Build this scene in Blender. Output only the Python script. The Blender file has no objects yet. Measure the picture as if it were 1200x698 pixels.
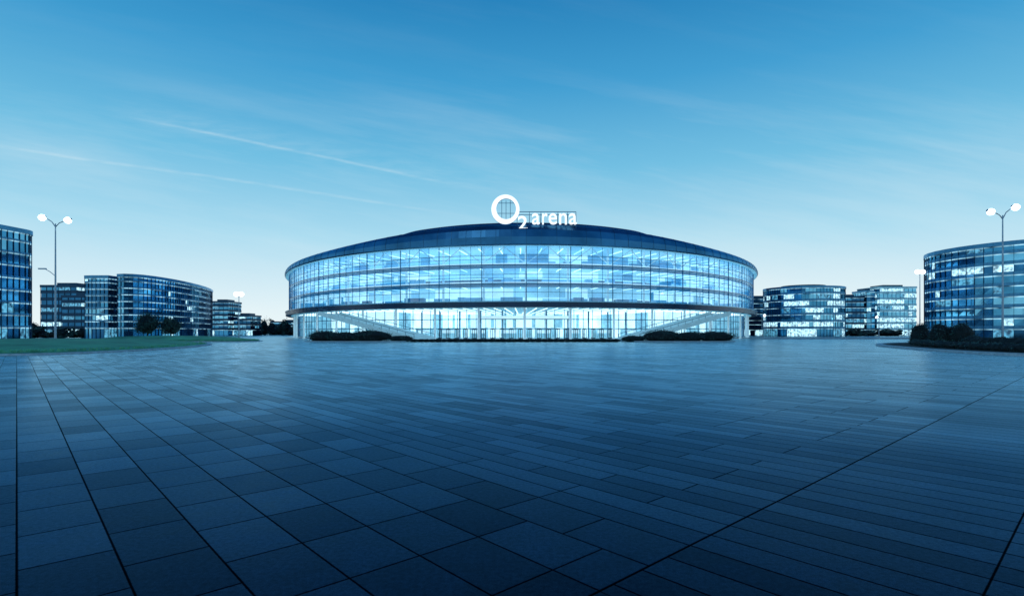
import bpy, math, random
from mathutils import Vector
random.seed(11)
scene = bpy.context.scene
C = scene.collection
F = 640.0; CAMH = 2.4; HY = 388.0
def PX(px, D): return (px-600)/F*D
def PZ(py, D): return CAMH+(HY-py)/F*D
def lin(r, g, b):
    def f(c):
        c /= 255.0
        return c/12.92 if c <= .04045 else ((c+.055)/1.055)**2.4
    return (f(r), f(g), f(b), 1)

# ------------------------------------------------------------------ node helpers
class NT:
    def __init__(s, tree): s.t = tree; s.n = tree.nodes; s.l = tree.links
    def new(s, typ, **kw):
        n = s.n.new(typ)
        for k, v in kw.items(): setattr(n, k, v)
        return n
    def put(s, sock, v):
        if isinstance(v, (int, float)): sock.default_value = v
        elif isinstance(v, tuple): sock.default_value = v
        else: s.l.new(v, sock)
    def m(s, op, a, b=0.0, c=0.0, clamp=False):
        n = s.new('ShaderNodeMath', operation=op, use_clamp=clamp)
        s.put(n.inputs[0], a); s.put(n.inputs[1], b); s.put(n.inputs[2], c)
        return n.outputs[0]
    def mapr(s, v, a, b, c=0.0, d=1.0, smooth=False):
        n = s.new('ShaderNodeMapRange', interpolation_type='SMOOTHSTEP' if smooth else 'LINEAR')
        s.put(n.inputs[0], v); s.put(n.inputs[1], a); s.put(n.inputs[2], b); s.put(n.inputs[3], c); s.put(n.inputs[4], d)
        return n.outputs[0]
    def mixc(s, f, a, b, bt='MIX'):
        n = s.new('ShaderNodeMix', data_type='RGBA', blend_type=bt)
        s.put(n.inputs[0], f); s.put(n.inputs[6], a); s.put(n.inputs[7], b)
        return n.outputs[2]
    def mixf(s, f, a, b):
        n = s.new('ShaderNodeMix', data_type='FLOAT')
        s.put(n.inputs[0], f); s.put(n.inputs[2], a); s.put(n.inputs[3], b)
        return n.outputs[0]
    def noise(s, vec, scale, detail=3.0, rough=.5):
        n = s.new('ShaderNodeTexNoise')
        s.put(n.inputs['Vector'], vec); n.inputs['Scale'].default_value = scale
        n.inputs['Detail'].default_value = detail; n.inputs['Roughness'].default_value = rough
        return n.outputs[0]
    def comb(s, x, y, z=0.0):
        n = s.new('ShaderNodeCombineXYZ'); s.put(n.inputs[0], x); s.put(n.inputs[1], y); s.put(n.inputs[2], z)
        return n.outputs[0]
    def white(s, vec):
        n = s.new('ShaderNodeTexWhiteNoise', noise_dimensions='3D'); s.put(n.inputs[0], vec)
        return n.outputs[0], n.outputs[1]

def mat(name, col, rough=.5, metal=0.0, em=None, es=0.0, nscale=1.5, namt=.25, bump=0.0, emvar=0.0, emscale=1.0, spec=.5, sample=False, tint=None):
    m = bpy.data.materials.new(name); m.use_nodes = True
    if em and not sample:
        m.cycles.emission_sampling = 'NONE'
    t = NT(m.node_tree); b = t.n['Principled BSDF']
    tc = t.new('ShaderNodeTexCoord').outputs['Object']
    nz = t.noise(tc, nscale, 4.0, .6)
    k = t.mapr(nz, .3, .7, 1-namt, 1+namt)
    col = tuple(col)[:3]+(1,)
    c = t.mixc(1.0, col, t.comb(k, k, k), 'MULTIPLY')
    t.put(b.inputs['Base Color'], c)
    t.put(b.inputs['Roughness'], t.mapr(nz, .3, .7, rough*.85, min(1, rough*1.15)))
    b.inputs['Metallic'].default_value = metal
    b.inputs['Specular IOR Level'].default_value = spec
    if tint: b.inputs['Specular Tint'].default_value = tuple(tint)+(1,)
    if em:
        b.inputs['Emission Color'].default_value = tuple(em)[:3]+(1,)
        if emvar > 0:
            n2 = t.noise(tc, emscale, 2.0, .5)
            t.put(b.inputs['Emission Strength'], t.mapr(n2, .35, .65, es*(1-emvar), es*(1+emvar)))
        else: b.inputs['Emission Strength'].default_value = es
    if bump > 0:
        bn = t.new('ShaderNodeBump'); bn.inputs['Strength'].default_value = bump; bn.inputs['Distance'].default_value = .05
        t.put(bn.inputs['Height'], t.noise(tc, nscale*6, 3.0)); t.put(b.inputs['Normal'], bn.outputs[0])
    return m

def glass_mat(name, tint=(.78, .92, 1, 1), base=.06, gain=.55, rough=.02, gcol=(.7, .9, 1, 1)):
    m = bpy.data.materials.new(name); m.use_nodes = True
    t = NT(m.node_tree); t.n.remove(t.n['Principled BSDF'])
    out = t.n['Material Output']
    tr = t.new('ShaderNodeBsdfTransparent'); tr.inputs[0].default_value = tint
    gl = t.new('ShaderNodeBsdfGlossy'); gl.inputs['Roughness'].default_value = rough; gl.inputs[0].default_value = gcol
    lw = t.new('ShaderNodeLayerWeight'); lw.inputs[0].default_value = .35
    f = t.m('ADD', t.m('MULTIPLY', lw.outputs['Fresnel'], gain), base, clamp=True)
    mx = t.new('ShaderNodeMixShader'); t.put(mx.inputs[0], f); t.l.new(tr.outputs[0], mx.inputs[1]); t.l.new(gl.outputs[0], mx.inputs[2])
    t.l.new(mx.outputs[0], out.inputs[0])
    return m
BT = (.4, .72, 1)
MT = dict(
 steel=mat('brushed_steel', (.25, .35, .45), .35, .7),
 frame=mat('pale_frame_metal', (.3, .46, .58), .35, .4),
 mull=mat('blue_mullion_metal', (.05, .17, .3), .35, .5),
 darkmetal=mat('dark_roof_metal', (.03, .11, .2), .32, .6, nscale=.25, namt=.35),
 roofpanel=mat('roof_panel_metal', (.04, .155, .29), .3, .8, nscale=.07, namt=.45, tint=BT),
 rim=mat('rim_metal', (.16, .38, .54), .25, .8),
 band=mat('dark_band_metal', (.012, .045, .095), .3, .5, nscale=.3),
 beam=mat('self_lit_blue_beam', (.04, .15, .26), .4, .2, em=(.04, .2, .38), es=.45, emvar=.4, emscale=.15),  # weak emission stands in for room light on beams and fittings
 slab=mat('self_lit_slab_edge', (.6, .7, .78), .5, em=(.6, .87, .98), es=.72, emvar=.15, emscale=.12),  # interior light on the slab edge put in as emission
 darkwall=mat('dark_facade', (.014, .05, .1), .3, .5, tint=BT),
 midwall=mat('blue_facade', (.055, .21, .37), .22, .7, tint=BT),
 palewall=mat('pale_facade', (.28, .55, .68), .3, .5),
 ramp=mat('self_lit_stair_stone', (.4, .54, .6), .6, em=(.3, .66, .82), es=.27, nscale=.4),  # light on stairs and stringers painted in as emission
 roof=mat('roofing_felt', (.03, .05, .07), .8),
 w_bright=mat('self_lit_white_wall', (.5, .6, .65), .6, em=(.55, .86, .98), es=.84, emvar=.18, emscale=.15),  # emissive wall tone stands in for interior lighting
 w_cyan=mat('self_lit_cyan_wall', (.3, .5, .6), .6, em=(.3, .67, .88), es=.62, emvar=.28, emscale=.1),  # interior light put into the cyan wall by emission
 w_blue=mat('self_lit_blue_wall', (.08, .25, .4), .6, em=(.1, .39, .66), es=.52, emvar=.35, emscale=.15),  # bluer wall, its room light also put in as emission
 w_dark=mat('self_lit_dark_opening', (.01, .05, .1), .5, em=(.02, .14, .29), es=.48, emvar=.5, emscale=.4),  # dim room light in the openings painted by emission
 hallw=mat('self_lit_hall_wall', (.7, .8, .85), .6, em=(.6, .9, .98), es=1.02, emvar=.25, emscale=.15),  # hall lighting painted on the wall as emission
 halld=mat('self_lit_hall_partition', (.25, .45, .55), .5, em=(.24, .6, .76), es=.6, emvar=.4, emscale=.5),  # dimmer emission paints hall light on partitions, end walls and booths
 hallc=mat('self_lit_hall_ceiling', (.4, .55, .62), .6, em=(.16, .48, .66), es=.5, emvar=.3, emscale=.1),  # light on ceilings and soffits put into the surface as emission
 hallf=mat('hall_floor', (.4, .5, .55), .25),
 white=mat('self_lit_white_steel', (.7, .8, .86), .4, em=(.5, .83, .96), es=.3),  # painted steel; emission stands in for light on columns and braces
 strip=mat('light_strip', (1, 1, 1), .5, em=(.75, .95, 1), es=1.5),
 street=mat('street_light_lens', (1, 1, 1), .5, em=(.82, .95, 1), es=5),
 sign=mat('sign_white_light', (.5, .5, .5), .5, em=(.9, .98, 1), es=1.1, namt=.03),
 signside=mat('sign_blue_side', (.1, .3, .5), .4, .3, em=(.05, .25, .5), es=.3),
 g1=mat('window_glass_deep', (.02, .115, .24), .1, .9, nscale=.3, namt=.35, tint=BT),
 g2=mat('window_glass_blue', (.055, .26, .44), .08, .9, nscale=.3, namt=.3, tint=BT),
 g3=mat('window_glass_sky', (.15, .46, .66), .06, .9, nscale=.3, namt=.2, tint=BT),
 l1=mat('window_lit', (.1, .25, .35), .2, em=(.5, .86, 1), es=1.05, emvar=.75, emscale=1.3),
 l2=mat('window_dim_lit', (.04, .15, .26), .15, em=(.12, .48, .72), es=.5, emvar=.9, emscale=1.2),
 glow=mat('office_ceiling_glow', (.1, .25, .35), .4, em=(.42, .82, 1), es=.5, emvar=1.0, emscale=.3),
 trunk=mat('bark', (.06, .05, .045), .9, bump=.5),
 leaf1=mat('leaf_dark', (.015, .042, .045), .65, nscale=3, namt=.5),
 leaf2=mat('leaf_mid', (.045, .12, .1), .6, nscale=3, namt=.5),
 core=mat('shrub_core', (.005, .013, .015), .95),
 grass=mat('grass', (.11, .42, .22), .8, nscale=.25, namt=.4, bump=.6),
 kerb=mat('kerb_stone', (.42, .55, .62), .6, nscale=3, bump=.2),
 pave=mat('pale_pavement', (.22, .3, .36), .5, nscale=.6),
 asphalt=mat('asphalt', (.05, .07, .09), .5, nscale=.5, bump=.2),
 paint=mat('road_paint', (.6, .65, .7), .5),
 hill=mat('far_hill', (.04, .1, .14), .9, nscale=.02, namt=.5),
)
GLASS = glass_mat('arena_glass', (.76, .92, 1, 1), .09, .5)
GLASS2 = glass_mat('arena_glass_film', (.45, .74, .93, 1), .14, .5, .04)
GLASSB = glass_mat('balustrade_glass', (.8, .94, 1, 1), .1, .4, .05)
GLASSE = glass_mat('entrance_glass', (.9, .97, 1, 1), .02, .3, .02)

# ------------------------------------------------------------------ mesh builder
def origin_of(p):
    v = Vector((0, 0, 0))
    while p is not None: v += p.location; p = p.parent
    return v
class MB:
    def __init__(s): s.v = []; s.f = []; s.m = []
    def poly(s, pts, m=0):
        n = len(s.v); s.v += [tuple(p) for p in pts]; s.f.append(tuple(range(n, n+len(pts)))); s.m.append(m)
    def box(s, cx, cy, cz, dx, dy, dz, rz=0.0, m=0):
        ca, sa = math.cos(rz), math.sin(rz); n = len(s.v)
        for z in (-1, 1):
            for (x, y) in ((-1, -1), (1, -1), (1, 1), (-1, 1)):
                X = x*dx/2; Y = y*dy/2
                s.v.append((cx+X*ca-Y*sa, cy+X*sa+Y*ca, cz+z*dz/2))
        for q in ((3, 2, 1, 0), (4, 5, 6, 7), (0, 1, 5, 4), (1, 2, 6, 5), (2, 3, 7, 6), (3, 0, 4, 7)):
            s.f.append(tuple(n+i for i in q)); s.m.append(m)
    def bar(s, a, b, w, h, m=0):
        a = Vector(a); b = Vector(b); d = (b-a).normalized()
        up = Vector((0, 0, 1)) if abs(d.z) < .98 else Vector((0, 1, 0))
        r = d.cross(up).normalized()*w/2; u = r.cross(d).normalized()*h/2
        n = len(s.v)
        for p in (a, b):
            for q in (-r-u, r-u, r+u, -r+u): s.v.append(tuple(p+q))
        for q in ((3, 2, 1, 0), (4, 5, 6, 7), (0, 1, 5, 4), (1, 2, 6, 5), (2, 3, 7, 6), (3, 0, 4, 7)):
            s.f.append(tuple(n+i for i in q)); s.m.append(m)
    def tube(s, pts, rad, n=10, m=0):
        base = len(s.v); pts = [Vector(p) for p in pts]
        for i, p in enumerate(pts):
            d = (pts[min(i+1, len(pts)-1)]-pts[max(i-1, 0)]).normalized()
            up = Vector((0, 0, 1)) if abs(d.z) < .9 else Vector((0, 1, 0))
            r = d.cross(up).normalized(); u = r.cross(d).normalized()
            for k in range(n):
                a = 2*math.pi*k/n; s.v.append(tuple(p+(r*math.cos(a)+u*math.sin(a))*rad[i]))
        for i in range(len(pts)-1):
            for k in range(n):
                a = base+i*n+k; b = base+i*n+(k+1) % n
                s.f.append((a, b, b+n, a+n)); s.m.append(m)
        s.f.append(tuple(base+k for k in range(n))); s.m.append(m)
        e = base+(len(pts)-1)*n
        s.f.append(tuple(e+k for k in reversed(range(n)))); s.m.append(m)
    def prism(s, poly, z0, z1, m=0, top=None):
        n = len(poly)
        for i in range(n):
            a, b = poly[i], poly[(i+1) % n]
            s.poly([(a[0], a[1], z0), (b[0], b[1], z0), (b[0], b[1], z1), (a[0], a[1], z1)], m)
        s.poly([(p[0], p[1], z1) for p in poly], m if top is None else top)
        s.poly([(p[0], p[1], z0) for p in reversed(poly)], m)
    def ball(s, c, r, nu=14, nv=8, m=0):
        R = []
        for j in range(nv+1):
            th = math.pi*j/nv; R.append([(c[0]+r[0]*math.sin(th)*math.cos(6.28318*i/nu), c[1]+r[1]*math.sin(th)*math.sin(6.28318*i/nu), c[2]+r[2]*math.cos(th)) for i in range(nu)])
        for j in range(nv):
            for i in range(nu): s.poly([R[j][i], R[j][(i+1) % nu], R[j+1][(i+1) % nu], R[j+1][i]], m)
    def build(s, name, mats, parent=None, smooth=False, kind=None):
        if not isinstance(mats, (list, tuple)): mats = [mats]
        o0 = origin_of(parent)
        me = bpy.data.meshes.new(name)
        me.from_pydata([(x-o0.x, y-o0.y, z-o0.z) for x, y, z in s.v], [], s.f)
        for mm in mats: me.materials.append(mm)
        me.polygons.foreach_set('material_index', s.m)
        if smooth: me.polygons.foreach_set('use_smooth', [True]*len(me.polygons))
        me.update()
        o = bpy.data.objects.new(name, me); C.objects.link(o)
        if parent is not None: o.parent = parent
        if kind: o['kind'] = kind
        return o
def thing(name, label, cat, loc, group=None):
    o = bpy.data.objects.new(name, None); C.objects.link(o); o.location = loc; o.empty_display_size = .5
    o['label'] = label; o['category'] = cat
    if group: o['group'] = group
    return o
def struct(o, label=None, cat=None):
    o['kind'] = 'structure'
    if label: o['label'] = label
    if cat: o['category'] = cat
    return o

# ------------------------------------------------------------------ world
w = bpy.data.worlds.new("World"); scene.world = w; w.use_nodes = True
t = NT(w.node_tree); bg = t.n['Background']
tc = t.new('ShaderNodeTexCoord').outputs['Generated']
sep = t.new('ShaderNodeSeparateXYZ'); t.put(sep.inputs[0], tc); dx, dy, dz = sep.outputs
ramp = t.new('ShaderNodeValToRGB'); el = ramp.color_ramp.elements
stops = [(0.0, (236, 248, 250)), (.035, (228, 244, 249)), (.09, (206, 234, 246)), (.16, (170, 220, 241)), (.282, (112, 191, 227)), (.41, (64, 158, 210)), (.52, (38, 131, 189)), (.75, (16, 76, 138)), (1.0, (8, 50, 105))]
el[0].position = 0; el[0].color = lin(*stops[0][1]); el[1].position = 1; el[1].color = lin(*stops[-1][1])
for p, c in stops[1:-1]:
    e = el.new(p); e.color = lin(*c)
t.put(ramp.inputs[0], t.m('MAXIMUM', dz, 0.0))
dys = t.m('MAXIMUM', dy, .05)
u = t.m('DIVIDE', dx, dys); v = t.m('DIVIDE', dz, dys)
front = t.mapr(dy, .1, .3)
def trail(u0, v0, u1, v1, wid, amp, seed):
    sl = (v1-v0)/(u1-u0)
    nz = t.noise(t.comb(t.m('MULTIPLY', u, 3.0), seed, 0.0), 1.0, 2.0)
    line = t.m('ADD', t.m('MULTIPLY', t.m('SUBTRACT', u, u0), sl), v0)
    d = t.m('SUBTRACT', t.m('SUBTRACT', v, line), t.m('MULTIPLY', t.m('SUBTRACT', nz, .5), .012))
    dd = t.m('ABSOLUTE', d)
    g = t.mapr(dd, 0.0, wid, 1.0, 0.0, True)
    fine = t.noise(t.comb(t.m('MULTIPLY', u, 14.0), t.m('MULTIPLY', v, 90.0), seed), 1.0, 4.0, .65)
    g = t.m('MULTIPLY', g, t.mapr(fine, .3, .65))
    msk = t.m('MULTIPLY', t.mapr(u, u0-.05, u0+.06), t.mapr(u, u1-.15, u1+.05, 1.0, 0.0))
    return t.m('MULTIPLY', t.m('MULTIPLY', g, msk), amp)
tr = t.m('ADD', trail(-1.2, .377, -.12, .218, .0045, .22, 3.1), trail(-.66, .382, -.1, .268, .0045, .26, 9.7))
tr = t.m('ADD', tr, trail(-.7, .40, .05, .25, .035, .1, 5.2))
wisp = t.noise(t.comb(t.m('ADD', t.m('MULTIPLY', u, 1.6), t.m('MULTIPLY', v, 2.0)), t.m('ADD', t.m('MULTIPLY', v, 11.0), t.m('MULTIPLY', u, 1.8)), 0.3), 1.3, 6.0, .62)
wm = t.m('MULTIPLY', t.mapr(wisp, .45, .8, 0.0, .28), t.m('MULTIPLY', t.mapr(v, .0, .1), t.mapr(v, .32, .48, 1.0, .12)))
cl = t.m('MULTIPLY', t.m('ADD', tr, wm), front)
skyc = t.mixc(cl, ramp.outputs[0], lin(222, 240, 246))
skyc = t.mixc(t.mapr(dz, -.02, 0.0, 1.0, 0.0), skyc, lin(60, 100, 130))
t.put(bg.inputs[0], skyc); bg.inputs[1].default_value = .99
nish = t.new('ShaderNodeTexSky', sky_type='NISHITA'); nish.sun_disc = False
nish.sun_elevation = math.radians(3); nish.sun_rotation = math.radians(20)
bg2 = t.new('ShaderNodeBackground'); t.put(bg2.inputs[0], nish.outputs[0]); bg2.inputs[1].default_value = .002
ad = t.new('ShaderNodeAddShader'); t.l.new(bg.outputs[0], ad.inputs[0]); t.l.new(bg2.outputs[0], ad.inputs[1])
t.l.new(ad.outputs[0], t.n['World Output'].inputs[0])

sl = bpy.data.lights.new('dusk_fill', 'SUN'); sl.energy = .2; sl.angle = math.radians(12); sl.color = (.6, .85, 1)  # added weak blue fill lamp; no sun is up at dusk
so = bpy.data.objects.new('dusk_fill', sl); C.objects.link(so); so.rotation_euler = (math.radians(62), 0, math.radians(-25))

cam = bpy.data.cameras.new('camera'); co = bpy.data.objects.new('camera', cam); C.objects.link(co)
co.location = (0, 0, CAMH); co.rotation_euler = (math.radians(90), 0, 0)
cam.lens = 36*F/1200; cam.sensor_width = 36; cam.shift_y = (HY-349)/1200; cam.clip_end = 8000
scene.camera = co
scene.view_settings.view_transform = 'Standard'

# ------------------------------------------------------------------ plaza ground
def paving_material():
    m = bpy.data.materials.new('stone_paving'); m.use_nodes = True
    t = NT(m.node_tree); t.n.remove(t.n['Principled BSDF'])
    tc = t.new('ShaderNodeTexCoord').outputs['Object']
    s = t.new('ShaderNodeSeparateXYZ'); t.put(s.inputs[0], tc); x, y, z = s.outputs
    p = t.m('ADD', t.m('MULTIPLY', x, .741), t.m('MULTIPLY', y, .672))
    q = t.m('ADD', t.m('MULTIPLY', x, -.672), t.m('MULTIPLY', y, .741))
    zone = t.m('GREATER_THAN', p, 5.6)
    zone = t.m('MAXIMUM', zone, t.m('MULTIPLY', t.m('LESS_THAN', q, 3.2), t.m('GREATER_THAN', p, 4.0)))
    wp = t.mixf(zone, .8, .4667); wq = t.mixf(zone, 1.2, 2.4)
    pi = t.m('FLOOR', t.m('DIVIDE', p, wp))
    r, _ = t.white(t.comb(pi, zone, 3.0))
    qs = t.m('ADD', t.m('SUBTRACT', q, 3.2), t.m('MULTIPLY', t.m('MULTIPLY', t.m('ROUND', t.m('MULTIPLY', r, 2.0)), t.m('DIVIDE', wq, 2.0)), t.m('GREATER_THAN', q, 3.2)))
    qj = t.m('FLOOR', t.m('DIVIDE', qs, wq))
    fp = t.m('SUBTRACT', p, t.m('MULTIPLY', pi, wp)); fq = t.m('SUBTRACT', qs, t.m('MULTIPLY', qj, wq))
    n2 = t.noise(tc, 18.0, 7.0, .72); n3 = t.noise(tc, 2.3, 6.0, .68); n1 = t.noise(tc, .16, 4.0, .6)
    spk = t.noise(tc, 90.0, 3.0, .7)
    wob = t.m('MULTIPLY', t.m('SUBTRACT', n2, .5), .01)
    ep = t.m('MINIMUM', fp, t.m('SUBTRACT', wp, fp)); eq = t.m('MINIMUM', fq, t.m('SUBTRACT', wq, fq))
    ed = t.m('ADD', t.m('MINIMUM', ep, eq), wob)
    big = t.m('ABSOLUTE', t.m('SUBTRACT', q, 3.2))
    ed = t.m('MINIMUM', ed, t.m('SUBTRACT', big, .004))
    dist = t.m('SQRT', t.m('ADD', t.m('MULTIPLY', x, x), t.m('MULTIPLY', y, y)))
    joint = t.m('MULTIPLY', t.mapr(ed, .006, .017, 1.0, 0.0, True), t.mapr(dist, 50.0, 140.0, 1.0, .5))
    bfade = t.mapr(dist, 10.0, 45.0, 1.0, .12)
    r1, rc = t.white(t.comb(pi, qj, t.m('MULTIPLY', zone, 7.0)))
    k = t.m('MULTIPLY', t.mapr(r1, 0.0, 1.0, .66, 1.34), t.mapr(n3, .3, .7, .65, 1.35))
    k = t.m('MULTIPLY', k, t.mapr(n2, .3, .7, .45, 1.55))
    k = t.m('MULTIPLY', k, t.mapr(spk, .3, .7, .3, 1.7))
    k = t.m('MULTIPLY', k, t.mapr(joint, 0.0, 1.0, 1.0, .03))
    col = t.mixc(1.0, (.0082, .0235, .048, 1), t.comb(k, k, k), 'MULTIPLY')
    sub = t.new('ShaderNodeVectorMath', operation='SUBTRACT'); t.put(sub.inputs[0], rc); sub.inputs[1].default_value = (.5, .5, .5)
    sc = t.new('ShaderNodeVectorMath', operation='MULTIPLY'); t.l.new(sub.outputs[0], sc.inputs[0]); sc.inputs[1].default_value = (.022, .022, 0)
    ad = t.new('ShaderNodeVectorMath', operation='ADD'); t.l.new(sc.outputs[0], ad.inputs[0]); ad.inputs[1].default_value = (0, 0, 1)
    no = t.new('ShaderNodeVectorMath', operation='NORMALIZE'); t.l.new(ad.outputs[0], no.inputs[0])
    hgt = t.m('ADD', t.mapr(ed, .0, .024, 0.0, 1.0, True), t.m('ADD', t.m('MULTIPLY', n2, .6), t.m('MULTIPLY', spk, .55)))
    hgt = t.m('MULTIPLY', hgt, bfade)
    bn = t.new('ShaderNodeBump'); bn.inputs['Strength'].default_value = .55; bn.inputs['Distance'].default_value = .009
    t.put(bn.inputs['Height'], hgt); t.l.new(no.outputs[0], bn.inputs['Normal'])
    dif = t.new('ShaderNodeBsdfDiffuse'); t.put(dif.inputs[0], col); t.l.new(bn.outputs[0], dif.inputs['Normal'])
    gl = t.new('ShaderNodeBsdfGlossy')
    lw = t.new('ShaderNodeLayerWeight'); lw.inputs[0].default_value = .5
    facing = lw.outputs['Facing']
    gk = t.m('MULTIPLY', t.mapr(r1, 0.0, 1.0, .76, 1.14), t.mapr(n1, .3, .7, .85, 1.12))
    gk = t.m('MULTIPLY', gk, t.mapr(n2, .3, .7, .8, 1.2))
    gk = t.m('MULTIPLY', gk, t.mapr(spk, .3, .7, .8, 1.2))
    gbase = t.mixc(t.mapr(facing, .82, .98), (.29, .54, .76, 1), (.68, .9, 1.0, 1))
    gcol = t.mixc(1.0, gbase, t.comb(gk, gk, gk), 'MULTIPLY')
    t.put(gl.inputs[0], gcol)
    rg = t.m('ADD', t.mapr(facing, .8, .98, .36, .27), t.m('MULTIPLY', t.m('SUBTRACT', n3, .5), .2))
    rg = t.m('ADD', rg, t.m('MULTIPLY', t.m('SUBTRACT', n2, .5), .2), clamp=True)
    t.put(gl.inputs['Roughness'], rg); t.l.new(bn.outputs[0], gl.inputs['Normal'])
    fac = t.m('MULTIPLY', t.m('POWER', facing, 5.3), .96)
    fac = t.m('ADD', fac, .008)
    fac = t.m('MULTIPLY', fac, t.mapr(joint, 0.0, 1.0, 1.0, .06), clamp=True)
    mx = t.new('ShaderNodeMixShader'); t.put(mx.inputs[0], fac); t.l.new(dif.outputs[0], mx.inputs[1]); t.l.new(gl.outputs[0], mx.inputs[2])
    t.l.new(mx.outputs[0], t.n['Material Output'].inputs[0])
    return m
g = MB(); g.poly([(-3500, -300, 0), (3500, -300, 0), (3500, 5000, 0), (-3500, 5000, 0)])
struct(g.build('ground', paving_material()), 'dark blue wet-looking stone plaza laid in diagonal slabs', 'plaza')

def kerbed(poly, zt, w=.35, mk=MT['kerb']):
    n = len(poly); cx = sum(p[0] for p in poly)/n; cy = sum(p[1] for p in poly)/n
    inn = []
    for p in poly:
        d = Vector((cx-p[0], cy-p[1])).normalized()*w; inn.append((p[0]+d.x, p[1]+d.y))
    m = MB()
    for i in range(n):
        a, b, c, d = poly[i], poly[(i+1) % n], inn[(i+1) % n], inn[i]
        m.poly([(a[0], a[1], zt), (b[0], b[1], zt), (c[0], c[1], zt), (d[0], d[1], zt)])
        m.poly([(a[0], a[1], 0), (b[0], b[1], 0), (b[0], b[1], zt), (a[0], a[1], zt)])
        m.poly([(d[0], d[1], 0), (c[0], c[1], 0), (c[0], c[1], zt), (d[0], d[1], zt)])
    struct(m.build('kerb', mk))
    return inn
def smooth_poly(pts, it=2):
    for _ in range(it):
        o = []
        for i in range(len(pts)):
            a, b = pts[i], pts[(i+1) % len(pts)]
            o.append((a[0]*.75+b[0]*.25, a[1]*.75+b[1]*.25)); o.append((a[0]*.25+b[0]*.75, a[1]*.25+b[1]*.75))
        pts = o
    return pts
def inside(p, poly):
    c = False; n = len(poly); x, y = p
    for i in range(n):
        x1, y1 = poly[i]; x2, y2 = poly[(i+1) % n]
        if (y1 > y) != (y2 > y) and x < (x2-x1)*(y-y1)/(y2-y1)+x1: c = not c
    return c
def lawn(pts, label, blades):
    poly = smooth_poly(pts); inn = kerbed(poly, .2, .8)
    m = MB(); n = len(inn); cx = sum(p[0] for p in inn)/n; cy = sum(p[1] for p in inn)/n
    rings = [(1.0, .16), (.93, .45), (.7, 1.0), (.3, 1.25)]
    R = [[(cx+(p[0]-cx)*s, cy+(p[1]-cy)*s, z) for p in inn] for s, z in rings]
    for a, b in zip(R, R[1:]):
        for i in range(n): m.poly([a[i], a[(i+1) % n], b[(i+1) % n], b[i]])
    m.poly(R[-1])
    xs = [p[0] for p in inn]; ys = [p[1] for p in inn]; k = 0
    while k < blades:
        x = random.uniform(max(min(xs), -110), min(max(xs), 110)); y = random.uniform(min(ys), min(ys)+(max(ys)-min(ys))*random.random())
        if not inside((x, y), inn): continue
        k += 1
        a = random.uniform(0, 6.28); wv = random.uniform(.1, .25); h = random.uniform(.08, .2)
        z = .3
        m.poly([(x-wv*math.cos(a), y-wv*math.sin(a), z), (x+wv*math.cos(a), y+wv*math.sin(a), z), (x+random.uniform(-.1, .1), y, z+h+.1)])
    o = m.build('grass', MT['grass']); o['kind'] = 'stuff'; o['label'] = label; o['category'] = 'grass'
lawn([(-52, 96), (-45.5, 75), (-45, 59), (-49, 52), (-75, 45), (-110, 60), (-115, 95), (-86, 112), (-62, 110)], 'big kerbed lawn at the left edge of the plaza', 9000)
lawn([(-58, 132), (-60, 120), (-70, 121), (-88, 128), (-112, 142), (-118, 158), (-95, 160), (-80, 150)], 'smaller lawn beneath the glass offices beyond the first lawn', 5000)

m = MB(); m.poly([(58, 206, .004), (330, 206, .004), (330, 224, .004), (58, 224, .004)])
struct(m.build('road', MT['asphalt']))
m = MB()
for i in range(26): m.poly([(62+i*10, 214.9, .008), (66+i*10, 214.9, .008), (66+i*10, 215.1, .008), (62+i*10, 215.1, .008)])
struct(m.build('road_marking', MT['paint']))
m = MB(); m.box(194, 205.7, .07, 272, .5, .14); struct(m.build('kerb', MT['kerb']))
m = MB(); m.box(226, 186, .06, 300, 38, .12); m.box(-190, 165, .06, 130, 6, .12); struct(m.build('pavement', MT['pave']))
m = MB(); N = 160
for i in range(N):
    x0 = -2200+i*4400/N; x1 = x0+4400/N
    h = lambda x: 14+10*math.sin(x*.0031+1)+6*math.sin(x*.011)+2.2*math.sin(x*.047)
    m.poly([(x0, 1600, 0), (x1, 1600, 0), (x1, 1650, h(x1)), (x0, 1650, h(x0))])
    m.poly([(x0, 1650, h(x0)), (x1, 1650, h(x1)), (x1, 1900, 0), (x0, 1900, 0)])
struct(m.build('hill', MT['hill']))

# ------------------------------------------------------------------ arena
ACX, ACY, AA, AB = 3.5, 295.0, 105.0, 161.0
rad = math.radians
def P(td, off, z=0.0):
    a = rad(td); return (ACX+(AA+off)*math.sin(a), ACY-(AB+off)*math.cos(a), z)
def fz(z, td): return z(td) if callable(z) else z
def band(m, o0, z0, o1, z1, t0, t1, n, mi=0):
    for i in range(n):
        a = t0+(t1-t0)*i/n; b = t0+(t1-t0)*(i+1)/n
        m.poly([P(a, fz(o0, a), fz(z0, a)), P(b, fz(o0, b), fz(z0, b)), P(b, fz(o1, b), fz(z1, b)), P(a, fz(o1, a), fz(z1, a))], mi)
def ringbox(m, oi, oo, z0, z1, t0, t1, n, mi=0, mb=None):
    band(m, oo, z0, oo, z1, t0, t1, n, mi); band(m, oi, z1, oi, z0, t0, t1, n, mi)
    band(m, oo, z1, oi, z1, t0, t1, n, mi); band(m, oi, z0, oo, z0, t0, t1, n, mi if mb is None else mb)
arena = thing('arena', 'huge oval glass-fronted arena glowing white and blue with a dark rim roof', 'arena', (ACX, ACY, 0))
ZB0, ZB1, ZG = 8.25, 9.8, 23.3
L1, L2 = 14.1, 18.7
rowz = [ZB1, 12.0, L1, 16.4, L2, 21.0, ZG]
T0, T1, NB = -72, 72, 96
dt = (T1-T0)/NB
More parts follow.
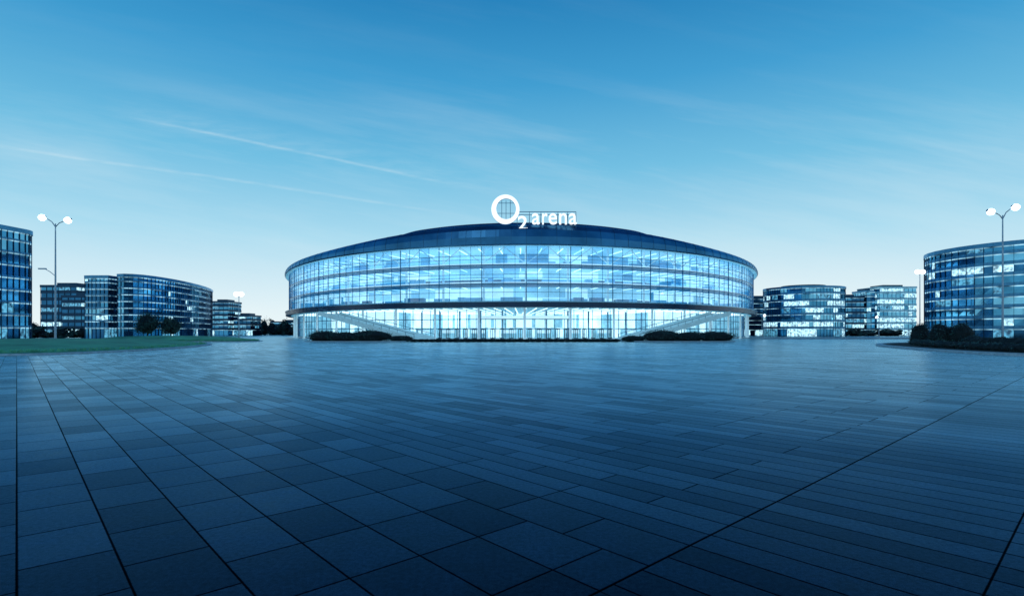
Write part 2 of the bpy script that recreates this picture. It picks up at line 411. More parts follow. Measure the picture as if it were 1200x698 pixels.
for i in range(NB):
    m = MB(); a = T0+i*dt; b = a+dt
    for r in range(6):
        z0, z1 = rowz[r], rowz[r+1]
        film = 1 if random.random() < (.1, .1, .25, .2, .12, .45)[r] else 0
        e = [random.uniform(-.02, .02) for _ in range(4)]
        m.poly([P(a, e[0], z0), P(b, e[1], z0), P(b, e[2], z1), P(a, e[3], z1)], film)
    m.build('glass_panel', [GLASS, GLASS2], arena)
for i in range(NB+1):
    m = MB(); a = T0+i*dt; p = P(a, .1)
    big = (i % 4 == 0)
    m.box(p[0], p[1], (ZB1+ZG)/2, .17 if big else .08, .2 if big else .1, ZG-ZB1-.02, rad(a)*.8)
    m.build('mullion', MT['mull'], arena)
for k_, z in enumerate(rowz[1:-1]):
    m = MB(); hh = .05 if k_ % 2 == 0 else .14
    ringbox(m, .03, .16, z-hh, z+hh, T0, T1, NB); m.build('transom', MT['mull'], arena)
for z in (L1, L2):
    m = MB(); ringbox(m, -13.9, -.5, z-.1, z+.5, T0, T1, NB, 0, 1)
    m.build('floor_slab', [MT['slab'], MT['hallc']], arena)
    m = MB(); ringbox(m, -1.1, -.6, z-.75, z-.104, T0, T1, NB, 0); m.build('floor_beam', MT['beam'], arena)
    m = MB(); band(m, -1.0, z+.5, -1.0, z+1.5, T0, T1, NB, 1); ringbox(m, -1.05, -.95, z+1.5, z+1.6, T0, T1, NB, 0)
    m.build('railing', [MT['mull'], GLASSB], arena)
for si, (z0, z1) in enumerate(((ZB1, L1-.1), (L1+.5, L2-.1), (L2+.5, ZG))):
    m = MB(); n = 144; run = 0
    for i in range(n):
        a = T0+(T1-T0)*i/n; b = a+(T1-T0)/n
        if run <= 0:
            run = random.randint(1, 5); lo = random.choices((0, 1, 2, 3), ((1, 5, 4, 1.2), (0, .6, 4, 6), (.5, 4, 4, 1.2))[si])[0]
            hi = random.choices((0, 1, 2), ((4, 4, .8), (4, 3, 1.5), (1, 4, 4))[si])[0]
        run -= 1
        zm = z0+(z1-z0)*(.38, .5, .38)[si]
        m.poly([P(a, -14, z0), P(b, -14, z0), P(b, -14, zm), P(a, -14, zm)], lo)
        m.poly([P(a, -14, zm), P(b, -14, zm), P(b, -14, z1), P(a, -14, z1)], hi)
    ringbox(m, -13.9, -13.6, zm-.12, zm+.12, T0, T1, 96, 0)
    for a in (-63, 63):
        m.poly([P(a, -.7, z0), P(a, -14, z0), P(a, -14, z1), P(a, -.7, z1)], 2)
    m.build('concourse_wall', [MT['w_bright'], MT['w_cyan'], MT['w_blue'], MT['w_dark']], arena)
    m = MB()
    for i in range(34):
        a = random.uniform(-60, 60); o = random.uniform(-11, -5); p = P(a, o)
        m.box(p[0], p[1], z0+.7, random.uniform(1, 6), 1.2, 1.4, rad(a), random.choice((0, 1, 1, 1)))
    m.build('concourse_fitting', [MT['beam'], MT['w_blue']], arena, kind='stuff')
    m = MB()
    for i in range(0, 49):
        a = -67.5+i*3; p0 = P(a+.75, -3.0, z1-.14); p1 = P(a+.75, -12.5, z1-.14); m.bar(p0, p1, .18, .08)
    m.build('ceiling_light', MT['strip'], arena, kind='stuff')
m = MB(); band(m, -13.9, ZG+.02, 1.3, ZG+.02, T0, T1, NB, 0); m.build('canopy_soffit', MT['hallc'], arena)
for i in range(25):
    a = -72+i*6; m = MB(); p = P(a, -3.2)
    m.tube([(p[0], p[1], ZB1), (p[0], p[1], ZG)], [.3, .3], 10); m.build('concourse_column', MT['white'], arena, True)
for i in range(24):
    a = -72+i*6
    m = MB(); m.bar(P(a, -2.0, L2+.5), P(a+3, -.7, ZG-.1), .26, .26); m.bar(P(a+3, -.7, ZG-.1), P(a+6, -2.0, L2+.5), .26, .26)
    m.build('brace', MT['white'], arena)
m = MB(); ringbox(m, -.6, 1.3, ZB0, ZB1-.25, -76, 76, 100, 0); ringbox(m, -.6, 1.5, ZB1-.25, ZB1, -76, 76, 100, 1)
m.build('spandrel_band', [MT['band'], MT['rim']], arena)
def ftop(td): return 25.7+3.0*math.exp(-(abs(td)/24.0)**2.7)
m = MB(); band(m, 1.3, ZG, 1.6, ZG+.3, -180, 180, 200, 1)
prof = [(1.6, 0.0), (1.55, .35), (1.2, .7), (.5, .93), (-.6, 1.0)]
for (o0, k0), (o1, k1) in zip(prof, prof[1:]):
    band(m, o0, lambda a, k=k0: ZG+.3+(ftop(a)-ZG-.3)*k, o1, lambda a, k=k1: ZG+.3+(ftop(a)-ZG-.3)*k, -180, 180, 200, 0)
m.build('roof_fascia', [MT['roofpanel'], MT['rim']], arena)
for i in range(75):
    a = -74+i*2; m = MB()
    for (o0, k0), (o1, k1) in zip(prof, prof[1:]):
        H_ = ftop(a)-ZG-.3; m.bar(P(a, o0+.02, ZG+.3+H_*k0), P(a, o1+.02, ZG+.3+H_*k1), .08, .05)
    m.build('fascia_rib', MT['darkmetal'], arena)
def ss(x): x = max(0, min(1, x)); return x*x*(3-2*x)
def rt(td): return ftop(td)-.1+.8*ss((21.0-abs(td))/5.5)
m = MB(); band(m, -1.0, lambda a: ftop(a)-.3, -1.9, rt, -21, 21, 60, 0); band(m, -1.9, rt, -14, lambda a: ftop(a)-.1, -21, 21, 60, 0)
m.build('raised_roof_front', [MT['roofpanel']], arena)
m = MB()
rings = [(-.6, ftop), (-35, lambda a: 29.5), (-70, lambda a: 31.5), (-100, lambda a: 32.5)]
for (o0, z0), (o1, z1) in zip(rings, rings[1:]): band(m, o0, z0, o1, z1, -180, 180, 120)
m.build('roof', MT['darkmetal'], arena, True)
m = MB(); band(m, 0, 0, 0, ZG, 72, 288, 90); m.build('rear_wall', MT['midwall'], arena)
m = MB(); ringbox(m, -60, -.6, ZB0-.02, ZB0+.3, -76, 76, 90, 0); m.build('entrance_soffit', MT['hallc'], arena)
m = MB(); ringbox(m, -60, -2.2, 0, .45, -76, 76, 90); m.build('hall_floor', MT['hallf'], arena)
m = MB(); n = 50
for i in range(n):
    a = -28+i*56/n; b = a+56/n
    m.poly([P(a, -50, .45), P(b, -50, .45), P(b, -50, 3.6), P(a, -50, 3.6)], random.choice((0, 0, 1)))
    m.poly([P(a, -50, 3.6), P(b, -50, 3.6), P(b, -50, ZB0), P(a, -50, ZB0)], 0 if random.random() < .75 else 1)
for s in (-1, 1):
    for i in range(24):
        a = s*(27+i*2); b = a+s*2
        far = i > 11
        m.poly([P(a, -14, .45), P(b, -14, .45), P(b, -14, 3.6), P(a, -14, 3.6)], random.choice((0, 1, 1)) if not far else 1)
        m.poly([P(a, -14, 3.6), P(b, -14, 3.6), P(b, -14, ZB0), P(a, -14, ZB0)], 0 if random.random() < .7 and not far else 1)
    for k_ in range(6):
        o0, o1 = -14-6*k_, -20-6*k_
        m.poly([P(s*27, o0, .45), P(s*27, o1, .45), P(s*27, o1, ZB0), P(s*27, o0, ZB0)], int(k_ % 3 == 1))
    m.poly([P(s*64, -3, .45), P(s*64, -14, .45), P(s*64, -14, ZB0), P(s*64, -3, ZB0)], 1)
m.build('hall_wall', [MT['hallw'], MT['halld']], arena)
for i in range(72):
    a = -54+i*1.5
    m = MB(); m.bar(P(a, -3, ZB0-.1), P(a, -46 if abs(a) < 27 else -12, ZB0-.1), .26, .1); m.build('soffit_light', MT['strip'], arena)
TE = 72; NE = 90
def go(td): return -11+7.5*max(0, min(1, (abs(td)-18)/14.0))
def gom(td): return go(td)+.1
m = MB(); band(m, go, .45, go, ZB0, -TE, TE, NE); m.build('entrance_glass', GLASSE, arena)
for i in range(NE+1):
    a = -TE+i*2*TE/NE; p = P(a, gom(a)); m = MB(); m.box(p[0], p[1], (.45+ZB0)/2, .12, .18, ZB0-.47, rad(a)); m.build('entrance_mullion', MT['mull'], arena)
for z in (3.1, 5.6):
    m = MB(); ringbox(m, lambda a: go(a)+.05, lambda a: go(a)+.25, z-.1, z+.1, -TE, TE, NE); m.build('entrance_transom', MT['mull'], arena)
m = MB(); ringbox(m, -10.7, -10.4, 5.75, 6.5, -7, 7, 14); m.build('entrance_sign_band', MT['w_bright'], arena)
for i in range(20):
    a = -14.25+i*1.5; q0 = P(a-.32, -10.6); q1 = P(a+.32, -10.6); m = MB()
    for q in (q0, q1, P(a, -10.6)): m.box(q[0], q[1], 1.7, .14, .14, 2.5, rad(a))
    m.bar((q0[0], q0[1], 2.95), (q1[0], q1[1], 2.95), .14, .14); m.bar((q0[0], q0[1], .55), (q1[0], q1[1], .55), .14, .2)
    d = m.build('door', MT['band'], arena)
    h = MB(); pm = P(a, -10.42)
    for s in (-.2, .2): h.box(pm[0]+s, pm[1], 1.5, .05, .05, .8, rad(a))
    h.build('door_handle', MT['steel'], d)
for i, a in enumerate((-22, -16, -9.5, -3, 4, 10, 17, 24)):
    p = P(a, -24); m = MB(); m.box(p[0], p[1], 1.75, 4.5, 3, 2.6, rad(a), 0); m.box(p[0], p[1]-1.6, 2.3, 3.9, .1, .9, rad(a), 1); m.box(p[0], p[1], 3.2, 5, 3.6, .25, rad(a), 2)
    m.build('ticket_booth', [MT['halld'], MT['w_bright'], MT['frame']], arena)
for i in range(-10, 11):
    a = i*6.4-.2; p = P(a, -1.8); m = MB()
    m.tube([(p[0], p[1], 0), (p[0], p[1], .25), (p[0], p[1], .26), (p[0], p[1], ZB0)], [.5, .5, .3, .3], 14)
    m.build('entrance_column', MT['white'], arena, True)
for i in range(-6, 7):
    a = i*4.2; p = P(a, -20); m = MB(); m.tube([(p[0], p[1], .4), (p[0], p[1], ZB0)], [.25, .25], 10); m.build('hall_column', MT['frame'], arena, True)
for k in range(3):
    m = MB(); ringbox(m, -9, 7.5-k*.9-.0, .15*k+.002, .15*(k+1), -16.5, 16.5, 30); m.build('entrance_step', MT['kerb'], arena)
for s in (-1, 1):
    B = Vector((ACX+s*24.5, 131.0, .45)); T = Vector((ACX+s*55, 154.0, 7.4))
    d = Vector((T.x-B.x, T.y-B.y, 0)); L = d.length; d.normalize(); nr = Vector((d.y, -d.x, 0))
    if nr.y > 0: nr = -nr
    ang = math.atan2(d.y, d.x); n = 46; m = MB(); H = T.z-B.z
    for i in range(n):
        c = B+d*(L*(i+.5)/n); z = B.z+H*(i+1)/n; m.box(c.x, c.y, z-.35, L/n, 6.4, .7, ang, 0)
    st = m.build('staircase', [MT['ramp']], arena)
    m = MB()
    for side in (-1, 1):
        o = nr*3.3*side; m.bar(B+o+Vector((0, 0, 0)), T+o+Vector((0, 0, 0)), .15, 1.1)
    m.build('stringer', MT['ramp'], st)
    m = MB()
    for side in (-1, 1):
        o = nr*3.35*side; a = B+o; b = T+o
        m.bar(a+Vector((0, 0, 1.3)), b+Vector((0, 0, 1.3)), .1, .1, 0)
        for i in range(14):
            c = a+(b-a)*(i/13); m.box(c.x, c.y, c.z+.9, .07, .07, .8, ang, 0)
    m.build('handrail', [MT['mull']], st)

# ------------------------------------------------------------------ rooftop sign
SD = 133.2
sg = thing('rooftop_sign', 'white illuminated O2 arena lettering on a steel frame above the roof edge', 'sign', (PX(625, SD), SD, 28.0))
m = MB(); cx, cz = PX(592.3, SD), PZ(245.3, SD); n = 96
ro, ri = 17.0*SD/F, 11.9*SD/F
ix, iz = .8*SD/F, .6*SD/F
for i in range(n):
    a0 = 2*math.pi*i/n; a1 = 2*math.pi*(i+1)/n
    def q(a, r, y):
        dx_, dz_ = (ix, iz) if r == ri else (0, 0)
        return (cx+dx_+r*math.cos(a)*.97, y, cz+dz_+r*math.sin(a)*1.02)
    m.poly([q(a0, ri, SD), q(a1, ri, SD), q(a1, ro, SD), q(a0, ro, SD)], 0)
    m.poly([q(a0, ro, SD), q(a1, ro, SD), q(a1, ro, SD+.6), q(a0, ro, SD+.6)], 1)
    m.poly([q(a0, ri, SD), q(a1, ri, SD), q(a1, ri, SD+.6), q(a0, ri, SD+.6)], 1)
    m.poly([q(a0, ri, SD+.6), q(a0, ro, SD+.6), q(a1, ro, SD+.6), q(a1, ri, SD+.6)], 1)
m.build('letter', [MT['sign'], MT['signside']], sg)
def letter(ch, px0, px1, py0, py1, off=0.0):
    cu = bpy.data.curves.new('tmp', 'FONT'); cu.body = ch; cu.size = 1; cu.offset = off; cu.extrude = .05; cu.resolution_u = 8
    ob = bpy.data.objects.new('tmp', cu); C.objects.link(ob)
    bpy.context.view_layer.update()
    dg = bpy.context.evaluated_depsgraph_get()
    me = bpy.data.meshes.new_from_object(ob.evaluated_get(dg))
    bpy.data.objects.remove(ob); bpy.data.curves.remove(cu)
    xs = [v.co.x for v in me.vertices]; ys = [v.co.y for v in me.vertices]
    x0, x1, y0, y1 = min(xs), max(xs), min(ys), max(ys)
    X0, X1, Z0, Z1 = PX(px0, SD), PX(px1, SD), PZ(py1, SD), PZ(py0, SD)
    for v in me.vertices:
        x, y, z = v.co
        v.co = (X0+(x-x0)/(x1-x0)*(X1-X0)-sg.location.x, SD-z*4-sg.location.y, Z0+(y-y0)/(y1-y0)*(Z1-Z0)-sg.location.z)
    me.materials.clear(); me.materials.append(MT['sign'])
    me.update()
    o = bpy.data.objects.new('letter', me); C.objects.link(o); o.parent = sg
letter('2', 606.8, 618.2, 253, 269.5, .012)
for ch, a, b in (('a', 623.4, 632.6), ('r', 635.4, 641.6), ('e', 643.0, 652.6), ('n', 655.4, 664.2), ('a', 666.8, 676.0)): letter(ch, a, b, 250, 263, .004)
m = MB(); D2 = SD+1.2
zt_, zb_ = PZ(248.2, D2), PZ(264.5, D2)
xl, xr = PX(606, D2), PX(675, D2)
m.bar((xl, D2, zt_), (xr, D2, zt_), .14, .14); m.bar((xl, D2+2.5, zt_-.2), (xr, D2+2.5, zt_-.2), .12, .12); m.bar((xl, D2, zb_), (xr, D2, zb_), .14, .14)
for px in (606, 620.5, 633.9, 653.8, 665.3, 675):
    x = PX(px, D2); m.bar((x, D2, 27.5), (x, D2, zt_), .1, .1); m.bar((x, D2, zt_), (x, D2+4, 27.5), .1, .1)
for px in (588, 593, 598):
    m.bar((PX(px, D2), D2, 27.5), (PX(px, D2), D2, PZ(235, D2)), .12, .12)
for py in (238, 250): m.bar((PX(582, D2), D2, PZ(py, D2)), (PX(603, D2), D2, PZ(py, D2)), .1, .1)
m.build('support_frame', MT['mull'], sg)

# ------------------------------------------------------------------ office buildings
WM = [MT['g1'], MT['g2'], MT['g3'], MT['l1'], MT['l2']]
def inset(poly, d):
    n = len(poly); out = []
    for i in range(n):
        a, b, c = Vector(poly[i-1]), Vector(poly[i]), Vector(poly[(i+1) % n])
        e1 = (b-a).normalized(); e2 = (c-b).normalized()
        n1 = Vector((-e1.y, e1.x)); n2 = Vector((-e2.y, e2.x)); s = n1+n2
        s = s/max(.3, (1+n1.dot(n2)))
        p = b+s*d; out.append((p.x, p.y))
    return out
def office(label, poly, H, floors, bay, wts, wall='midwall', spand=.9, gh=3.6, mw=.07, group=None, maxw=100, plant=True, cat='building', z0=0.0, glow=True):
    A = sum(poly[i][0]*poly[(i+1) % len(poly)][1]-poly[(i+1) % len(poly)][0]*poly[i][1] for i in range(len(poly)))
    if A < 0: poly = poly[::-1]
    cx = sum(p[0] for p in poly)/len(poly); cy = sum(p[1] for p in poly)/len(poly)
    root = thing('office_building', label, cat, (cx, cy, 0), group)
    m = MB(); m.prism(inset(poly, .5), z0, H-.3); m.build('wall', MT['darkwall'], root)
    fh = (H-z0-gh)/floors
    zs = [z0+gh+i*fh for i in range(floors+1)]
    m = MB()
    for z in zs[:-1]: m.prism(poly, z-spand*.4, z+spand*.6)
    m.build('spandrel', MT[wall], root)
    if glow:
        for z in zs:
            m = MB(); zz_ = z-spand*.4 if z < H-1 else H-.9
            m.prism(inset(poly, .07), zz_-.25, zz_-.004); m.build('ceiling_glow', MT['glow'], root)
    m = MB(); m.prism(inset(poly, -.15), H-.9, H, 0, 1); m.build('roof', [MT[wall], MT['roof']], root)
    if plant:
        ip = [(cx+(p[0]-cx)*.55, cy+(p[1]-cy)*.55) for p in poly]
        m = MB(); m.prism(ip, H, H+1.1); m.build('roof_plant', MT['darkwall'], root)
    wins = []; mu = MB()
    pi = inset(poly, .12); n = len(poly)
    rowbias = [random.random() for _ in range(floors+1)]
    runs = [[0, 0] for _ in range(floors+1)]
    for i in range(n):
        a, b = Vector(poly[i]), Vector(poly[(i+1) % n]); ia, ib = Vector(pi[i]), Vector(pi[(i+1) % n])
        e = b-a; nrm = Vector((e.y, -e.x)).normalized(); mid = (a+b)/2
        if nrm.dot(-mid.normalized()) < -.05: continue
        k = max(1, round(e.length/bay))
        for j in range(k):
            p = a+e*(j/k)
            mu.box(p.x-nrm.x*.02, p.y-nrm.y*.02, (z0+H-.9)/2, mw, .16, H-z0-.9, math.atan2(e.y, e.x))
            q0 = ia+(ib-ia)*(j/k); q1 = ia+(ib-ia)*((j+1)/k)
            for f in range(-1, floors):
                if f == -1: za, zb = z0+.2, zs[0]-spand*.4
                else: za, zb = zs[f]+spand*.6, (zs[f+1]-spand*.4 if f < floors-1 else H-.9)
                rb = rowbias[f+1]
                ww = (wts[0], wts[1], wts[2], wts[3]*(2.2 if rb > .6 else .6), wts[4]*(1.6 if rb > .5 else .7)) if f >= 0 else (wts[0]*.5, wts[1]*.5, wts[2]*.5, wts[3]*2.5+1, wts[4]*2+1)
                st_ = runs[f+1]
                if st_[0] <= 0:
                    st_[1] = random.choices(range(5), ww)[0]; st_[0] = random.randint(1, 3) if st_[1] > 2 else random.randint(1, 5)
                st_[0] -= 1
                wins.append((p.length, q0, q1, za, zb, st_[1]))
    wins.sort(key=lambda w: w[0])
    def q(mb, w):
        _, q0, q1, za, zb, mi = w; e = [random.uniform(-.007, .007) for _ in range(4)]
        nn = Vector((q1.y-q0.y, q0.x-q1.x)).normalized()
        mb.poly([(q0.x+nn.x*e[0], q0.y+nn.y*e[0], za), (q1.x+nn.x*e[1], q1.y+nn.y*e[1], za), (q1.x+nn.x*e[2], q1.y+nn.y*e[2], zb), (q0.x+nn.x*e[3], q0.y+nn.y*e[3], zb)], mi)
    for wv in wins[:maxw]:
        mb = MB(); q(mb, wv); mb.m = [0]; mb.build('window', WM[wv[5]], root)
    if len(wins) > maxw:
        mb = MB()
        for wv in wins[maxw:]: q(mb, wv)
        mb.build('window', WM, root, kind='stuff')
    mu.build('mullion', MT['darkwall'] if wall != 'palewall' else MT['midwall'], root)
    return root
def arc(cx, cy, r, a0, a1, n): return [(cx+r*math.cos(rad(a0+(a1-a0)*i/n)), cy+r*math.sin(rad(a0+(a1-a0)*i/n))) for i in range(n+1)]
office('tall dark blue glass office tower cut by the left edge', [(-140, 98), (-106, 98)]+arc(-108.8, 117.5, 4.2, 0, 90, 6)+[(-140, 121.7)], 24.3, 8, 1.3, (7, 4, .6, .3, .7), 'midwall', .4, 3.4, .06, plant=False)
office('dark low block with scattered lit windows behind the left lamp mast', [(-177, 205), (-163.5, 205), (-163.5, 222), (-177, 222)], 19.8, 6, 2.4, (7, 1, .2, 1.5, 1.5), 'darkwall', 1.2, glow=False)
office('stepped dark block between the lit block and the blue office', [(-165, 200), (-153, 200), (-153, 215), (-165, 215)], 15.6, 5, 2.2, (7, 1, .2, 1.1, 1.5), 'darkwall', 1.2, glow=False)
office('narrow blue glass block standing just left of the long curved office', [(-131, 168), (-129.5, 165.5), (-127, 165), (-122, 165), (-122, 180), (-131, 180)], 19.3, 8, 1.3, (5, 5, .8, .4, .9), 'midwall', .45, plant=False)
office('long curved blue glass office with receding facade left of the arena', [(-119.6, 168), (-118.5, 164), (-116, 163.2), (-113.8, 164), (-112.3, 166.5), (-111.6, 171), (-111.6, 176), (-112, 182), (-112.9, 188), (-114.3, 195), (-116.2, 203), (-118.8, 212), (-122, 221), (-126, 230), (-135, 230), (-133, 186)], 19.6, 8, 1.5, (2.5, 6, 3.5, .9, 1.3), 'midwall', .45, plant=False, maxw=100)
office('small far dark office with lit rows right of the curved office', [(-166, 300), (-156, 300), (-156, 315), (-166, 315)], 19, 6, 2.4, (5, 2, 1, 1.2, 2), 'darkwall', 1.1)
office('narrow lower far office next to the small dark one', [(-155.5, 305), (-146, 305), (-146, 318), (-155.5, 318)], 11.5, 3, 2.4, (5, 3, 1, 1, 2), 'darkwall', 1.1)
office('long low far building close to the arena left flank', [(-160, 362), (-122, 362), (-122, 375), (-160, 375)], 9.0, 2, 3.0, (5, 3, 1, 1, 2), 'darkwall', 1.2)
office('dark square office directly right of the arena', [(131, 300), (146, 300), (146, 315), (131, 315)], 21, 6, 2.4, (6, 3, .5, .8, 1.4), 'darkwall', 1.0)
office('low dark annex hugging the arena right flank', [(122, 285), (134, 285), (134, 297), (122, 297)], 9, 2, 2.4, (5, 3, .5, 2, 1.4), 'darkwall', 1.0)
office('round drum-shaped office with bright lit floors right of the arena', arc(137.5, 258, 17.3, 0, 345, 23), 22.6, 6, 1.6, (1.5, 3, 2, 6, 3), 'midwall', .9, 4.0)
office('recessed dark office between the drum and the bright block', [(167, 282), (182, 282), (182, 296), (167, 296)], 20.5, 6, 2.2, (6, 3, .5, 1.3, 1.5), 'darkwall', 1.0)
office('slim dim tower attached left of the bright white block', [(182.5, 281), (187, 281), (187, 293), (182.5, 293)], 23.5, 7, 2.2, (3, 4, 1, 1.2, 2), 'midwall', .8)
office('bright white-lit office block at the far right of the skyline', [(187.2, 278), (206, 278), (206, 296), (187.2, 296)], 25.2, 7, 2.2, (.2, .8, 3, 12, 2), 'palewall', .9)
office('large round glass office cut by the right edge', arc(123.7, 130.8, 20, 0, 350, 35), 22.0, 8, 1.75, (3.5, 6, 4, 2.8, 2.2), 'midwall', .7, 3.2, .06)

# ------------------------------------------------------------------ vegetation
def leaves(m, c, r, n, size, clumps=40, box=False):
    cl = []
    for _ in range(clumps):
        while True:
            p = Vector((random.uniform(-1, 1), random.uniform(-1, 1), random.uniform(-1, 1)))
            if box or p.length <= 1: break
        if not box and p.length < .55: p = p.normalized()*random.uniform(.55, .95)
        cl.append((p, random.uniform(.1, .22), random.random() < .4))
    for i in range(n):
        p, s, lt = random.choice(cl)
        q = p+Vector((random.gauss(0, s), random.gauss(0, s), random.gauss(0, s)))
        if q.z < -1: q.z = -1+random.random()*.2
        pos = Vector((c[0]+q.x*r[0], c[1]+q.y*r[1], c[2]+q.z*r[2]))
        d1 = Vector((random.gauss(0, 1), random.gauss(0, 1), random.gauss(0, 1))).normalized()
        d2 = d1.orthogonal().normalized(); k = size*random.uniform(.6, 1.4)
        m.poly([pos-d1*k, pos+d2*k*.5, pos+d1*k, pos-d2*k*.5], 1 if (lt and random.random() < .8) else 0)
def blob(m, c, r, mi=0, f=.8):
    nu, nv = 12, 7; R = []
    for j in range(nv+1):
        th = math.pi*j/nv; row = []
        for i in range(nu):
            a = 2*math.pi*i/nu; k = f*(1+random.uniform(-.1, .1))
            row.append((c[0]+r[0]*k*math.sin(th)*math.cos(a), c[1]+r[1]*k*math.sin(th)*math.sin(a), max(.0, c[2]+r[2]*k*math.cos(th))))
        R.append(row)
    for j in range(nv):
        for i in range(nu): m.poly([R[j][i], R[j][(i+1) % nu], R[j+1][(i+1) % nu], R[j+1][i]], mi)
LM = [MT['leaf1'], MT['leaf2'], MT['core']]
def tree(x, y, H, R, label, group=None, trunk=1.7):
    root = thing('round_tree', label, 'tree', (x, y, 0), group)
    m = MB(); m.tube([(x, y, 0), (x+.05, y, trunk), (x, y, H*.7)], [.2, .15, .06], 8)
    for k in range(7):
        a = k*.9; m.tube([(x, y, trunk*.9+k*.25), (x+math.cos(a)*R*.6, y+math.sin(a)*R*.6, trunk+1+k*.45)], [.08, .02], 6)
    m.build('trunk', MT['trunk'], root)
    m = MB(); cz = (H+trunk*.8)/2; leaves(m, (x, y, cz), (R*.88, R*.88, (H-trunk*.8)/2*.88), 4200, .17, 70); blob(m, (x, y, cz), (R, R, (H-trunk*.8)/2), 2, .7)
    m.build('crown', LM, root)
def bush(x, y, rx, ry, h, label, n=2500, size=.13, group=None, name='bush'):
    root = thing(name, label, 'bush', (x, y, 0), group)
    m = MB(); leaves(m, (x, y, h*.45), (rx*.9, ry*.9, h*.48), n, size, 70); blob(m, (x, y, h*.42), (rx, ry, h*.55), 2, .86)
    m.build('foliage', LM, root)
tree(PX(173, 150), 150, 7.6, 3.2, 'larger round dark tree on the left lawn')
tree(PX(200, 152), 152, 6.3, 2.7, 'smaller round dark tree just right of the larger one')
bush(PX(381, 128), 128, 4.2, 2.2, 2.6, 'long dark bush at the outer foot of the left arena stairs', 4000)
bush(PX(404, 126), 126, 4.0, 2.0, 2.4, 'dark bush in the middle of the left bed', 4000)
bush(PX(434, 127), 127, 5.4, 2.2, 2.8, 'wide dark bush under the left arena stairs', 4500)
bush(PX(470, 127), 127, 3.2, 1.4, 1.5, 'lowest small bush at the end of the left stairs', 1800)
bush(PX(776, 127), 127, 5.2, 2.2, 2.8, 'wide dark bush under the right arena stairs', 4500)
bush(PX(808, 126), 126, 4.0, 2.0, 2.4, 'dark bush in the middle of the right bed', 4000)
bush(PX(838, 128), 128, 5.0, 2.2, 2.6, 'long dark bush at the outer foot of the right arena stairs', 4000)
bush(PX(742, 127), 127, 3.2, 1.4, 1.5, 'lowest small bush at the end of the right stairs', 1800)
for c in (PX(415, 126), PX(800, 126)):
    kerbed(smooth_poly([(c-12, 126), (c-9, 122.6), (c+9, 122.6), (c+13, 126), (c+9, 129.5), (c-9, 129.5)], 2), .2, .4)
isl = [(76, 108), (60, 92), (53, 74), (48.5, 60), (48.5, 50), (60, 45), (100, 48), (130, 80), (120, 105), (95, 112)]
isl = smooth_poly(isl); inn = kerbed(isl, .28, 1.0)
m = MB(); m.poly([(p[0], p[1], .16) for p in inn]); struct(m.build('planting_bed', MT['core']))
edge = [(78.5, 104.8), (72.5, 98), (67, 90.5), (62.5, 82.5), (59, 74), (56.5, 65), (55, 57.5), (57, 52.5), (64, 50.5)]
def hedge(path, h, w, label, step=1.3, n=420):
    cx, cy = path[0]; root = thing('hedge', label, 'hedge', (cx, cy, 0)); m = MB()
    for (a, b) in zip(path, path[1:]):
        a = Vector(a); b = Vector(b); k = max(1, int((b-a).length/step))
        for i in range(k):
            c = a+(b-a)*(i/k); hh = h*random.uniform(.93, 1.04)
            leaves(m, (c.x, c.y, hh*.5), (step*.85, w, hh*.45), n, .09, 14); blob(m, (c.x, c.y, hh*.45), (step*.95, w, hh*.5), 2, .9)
    m.build('foliage', LM, root)
hedge(edge, 1.15, 1.1, 'long low dark hedge following the kerb of the right planting island', 1.0, 380)
hedge([(84, 106), (78, 98), (72, 88), (68, 78), (66, 68), (65, 60)], 1.75, 1.6, 'taller inner hedge behind the front hedge of the right island')
hedge([(PX(486, 122.5), 122.5), (PX(728, 122.5), 122.5)], .75, .7, 'low dark planting strip across the foot of the entrance steps', 1.3, 130)
for px, D, r, h, lb in ((1078, 92, 1.5, 3.8, 'smallest clipped ball bush at the tip of the right island'), (1101, 88, 1.65, 4.0, 'clipped ball bush second from the tip of the right island'), (1126, 86, 1.9, 4.0, 'widest clipped ball bush on the right island')):
    bush(PX(px, D), D, r, r, h, lb, 3000, .12, None, 'ball_bush')
def woods(x0, x1, D, h, label, n):
    m = MB()
    for i in range(n):
        x = random.uniform(x0, x1); hh = h*random.uniform(.6, 1.1)
        leaves(m, (x, D+random.uniform(0, 8), hh*.5), (3.2, 3.2, hh*.5), 260, .45, 10); blob(m, (x, D+4, hh*.45), (3, 3, hh*.5), 2, .8)
    o = m.build('far_trees', LM); o['kind'] = 'stuff'; o['label'] = label; o['category'] = 'trees'
woods(-166, -118, 325, 8.5, 'dark line of far trees between the offices and the arena left flank', 34)
woods(-180, -150, 188, 3.5, 'dark shrubs along the feet of the dark left blocks', 12)
woods(125, 205, 272, 3.5, 'dark shrubs along the feet of the right offices', 26)
woods(-420, -170, 420, 12, 'far dark trees behind the left offices', 40)
woods(200, 400, 330, 11, 'far dark trees behind the right offices', 30)

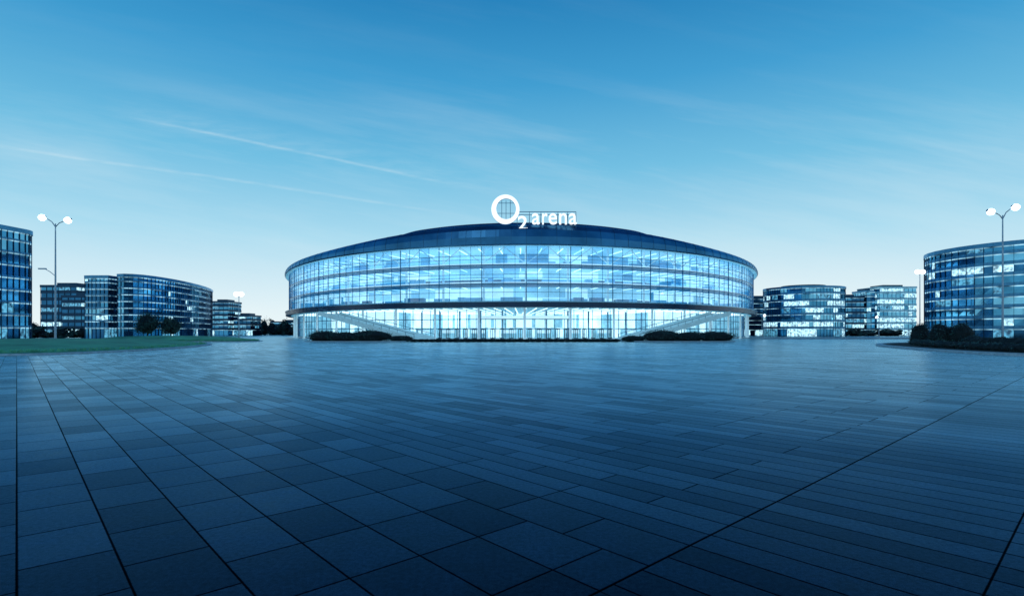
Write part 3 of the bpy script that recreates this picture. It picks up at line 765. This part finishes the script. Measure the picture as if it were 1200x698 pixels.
# ------------------------------------------------------------------ lamps
def lampmast(x, y, H, arms, label, r=.17, head=1.0, camarm=False, globe=.5):
    root = thing('street_lamp', label, 'street lamp', (x, y, 0))
    m = MB(); m.tube([(x, y, 0), (x, y, 1.2)], [r*1.6, r*1.5], 12); m.build('base', MT['steel'], root)
    m = MB(); m.tube([(x, y, 1.2), (x, y, H)], [r*1.1, r*.55], 12); m.build('pole', MT['steel'], root)
    for dxx, dzz in arms:
        m = MB(); ex, ez = x+dxx, H+dzz; s = 1 if dxx > 0 else -1
        m.tube([(x, y, H-.6), (x+dxx*.35, y, H-.2+dzz*.5), (ex, y, ez)], [r*.5, r*.45, r*.4], 8); m.build('arm', MT['steel'], root)
        m = MB(); m.tube([(ex-s*.2*head, y, ez+.15), (ex+s*.15*head, y, ez+.2), (ex+s*.9*head, y, ez+.18), (ex+s*1.1*head, y, ez+.12)], [.1*head, .24*head, .26*head, .08*head], 10)
        hd = m.build('lamp_head', MT['steel'], root)
        m = MB(); m.ball((ex+s*.45*head, y-.1, ez-.02*head), (globe, globe, globe*.95))
        m.build('lens', MT['street'], hd, True)
    if camarm:
        z = PZ(317, y); m = MB(); m.tube([(x, y, z-1.0), (x-1.0, y, z-.2), (x-1.9, y, z+.3)], [.06, .06, .05], 8); m.box(x-2.4, y, z+.35, 1.3, .4, .22); m.build('side_arm', MT['steel'], root)
D = 100; lampmast(PX(65, D), D, PZ(262, D), [(-1.9, 1.1), (1.9, .6)], 'tall double-headed lamp mast on the big left lawn', .17, 1.0, True, .6)
D = 85; lampmast(PX(1175, D), D, PZ(252, D), [(-1.5, .5), (1.5, 1.2)], 'tall double-headed lamp mast on the right planting island', .15, .95, False, .54)
D = 134; lampmast(PX(280, D), D, PZ(346, D), [(-.4, .3), (.4, .3)], 'short lit lamp post on the lawn nearest the arena', .12, .5, False, .6)
D = 128; lampmast(PX(1078, D), D, PZ(320, D), [(-.4, .3), (.4, .3)], 'medium lamp post left of the large round office', .12, .5, False, .55)
D = 230; lampmast(PX(1030, D), D, PZ(372, D), [(-.6, .2)], 'small far lamp post before the bright white block', .12, .8)
D = 220; lampmast(PX(893, D), D, PZ(370, D), [(.6, .2)], 'small far lamp post beside the arena right flank', .12, .8)
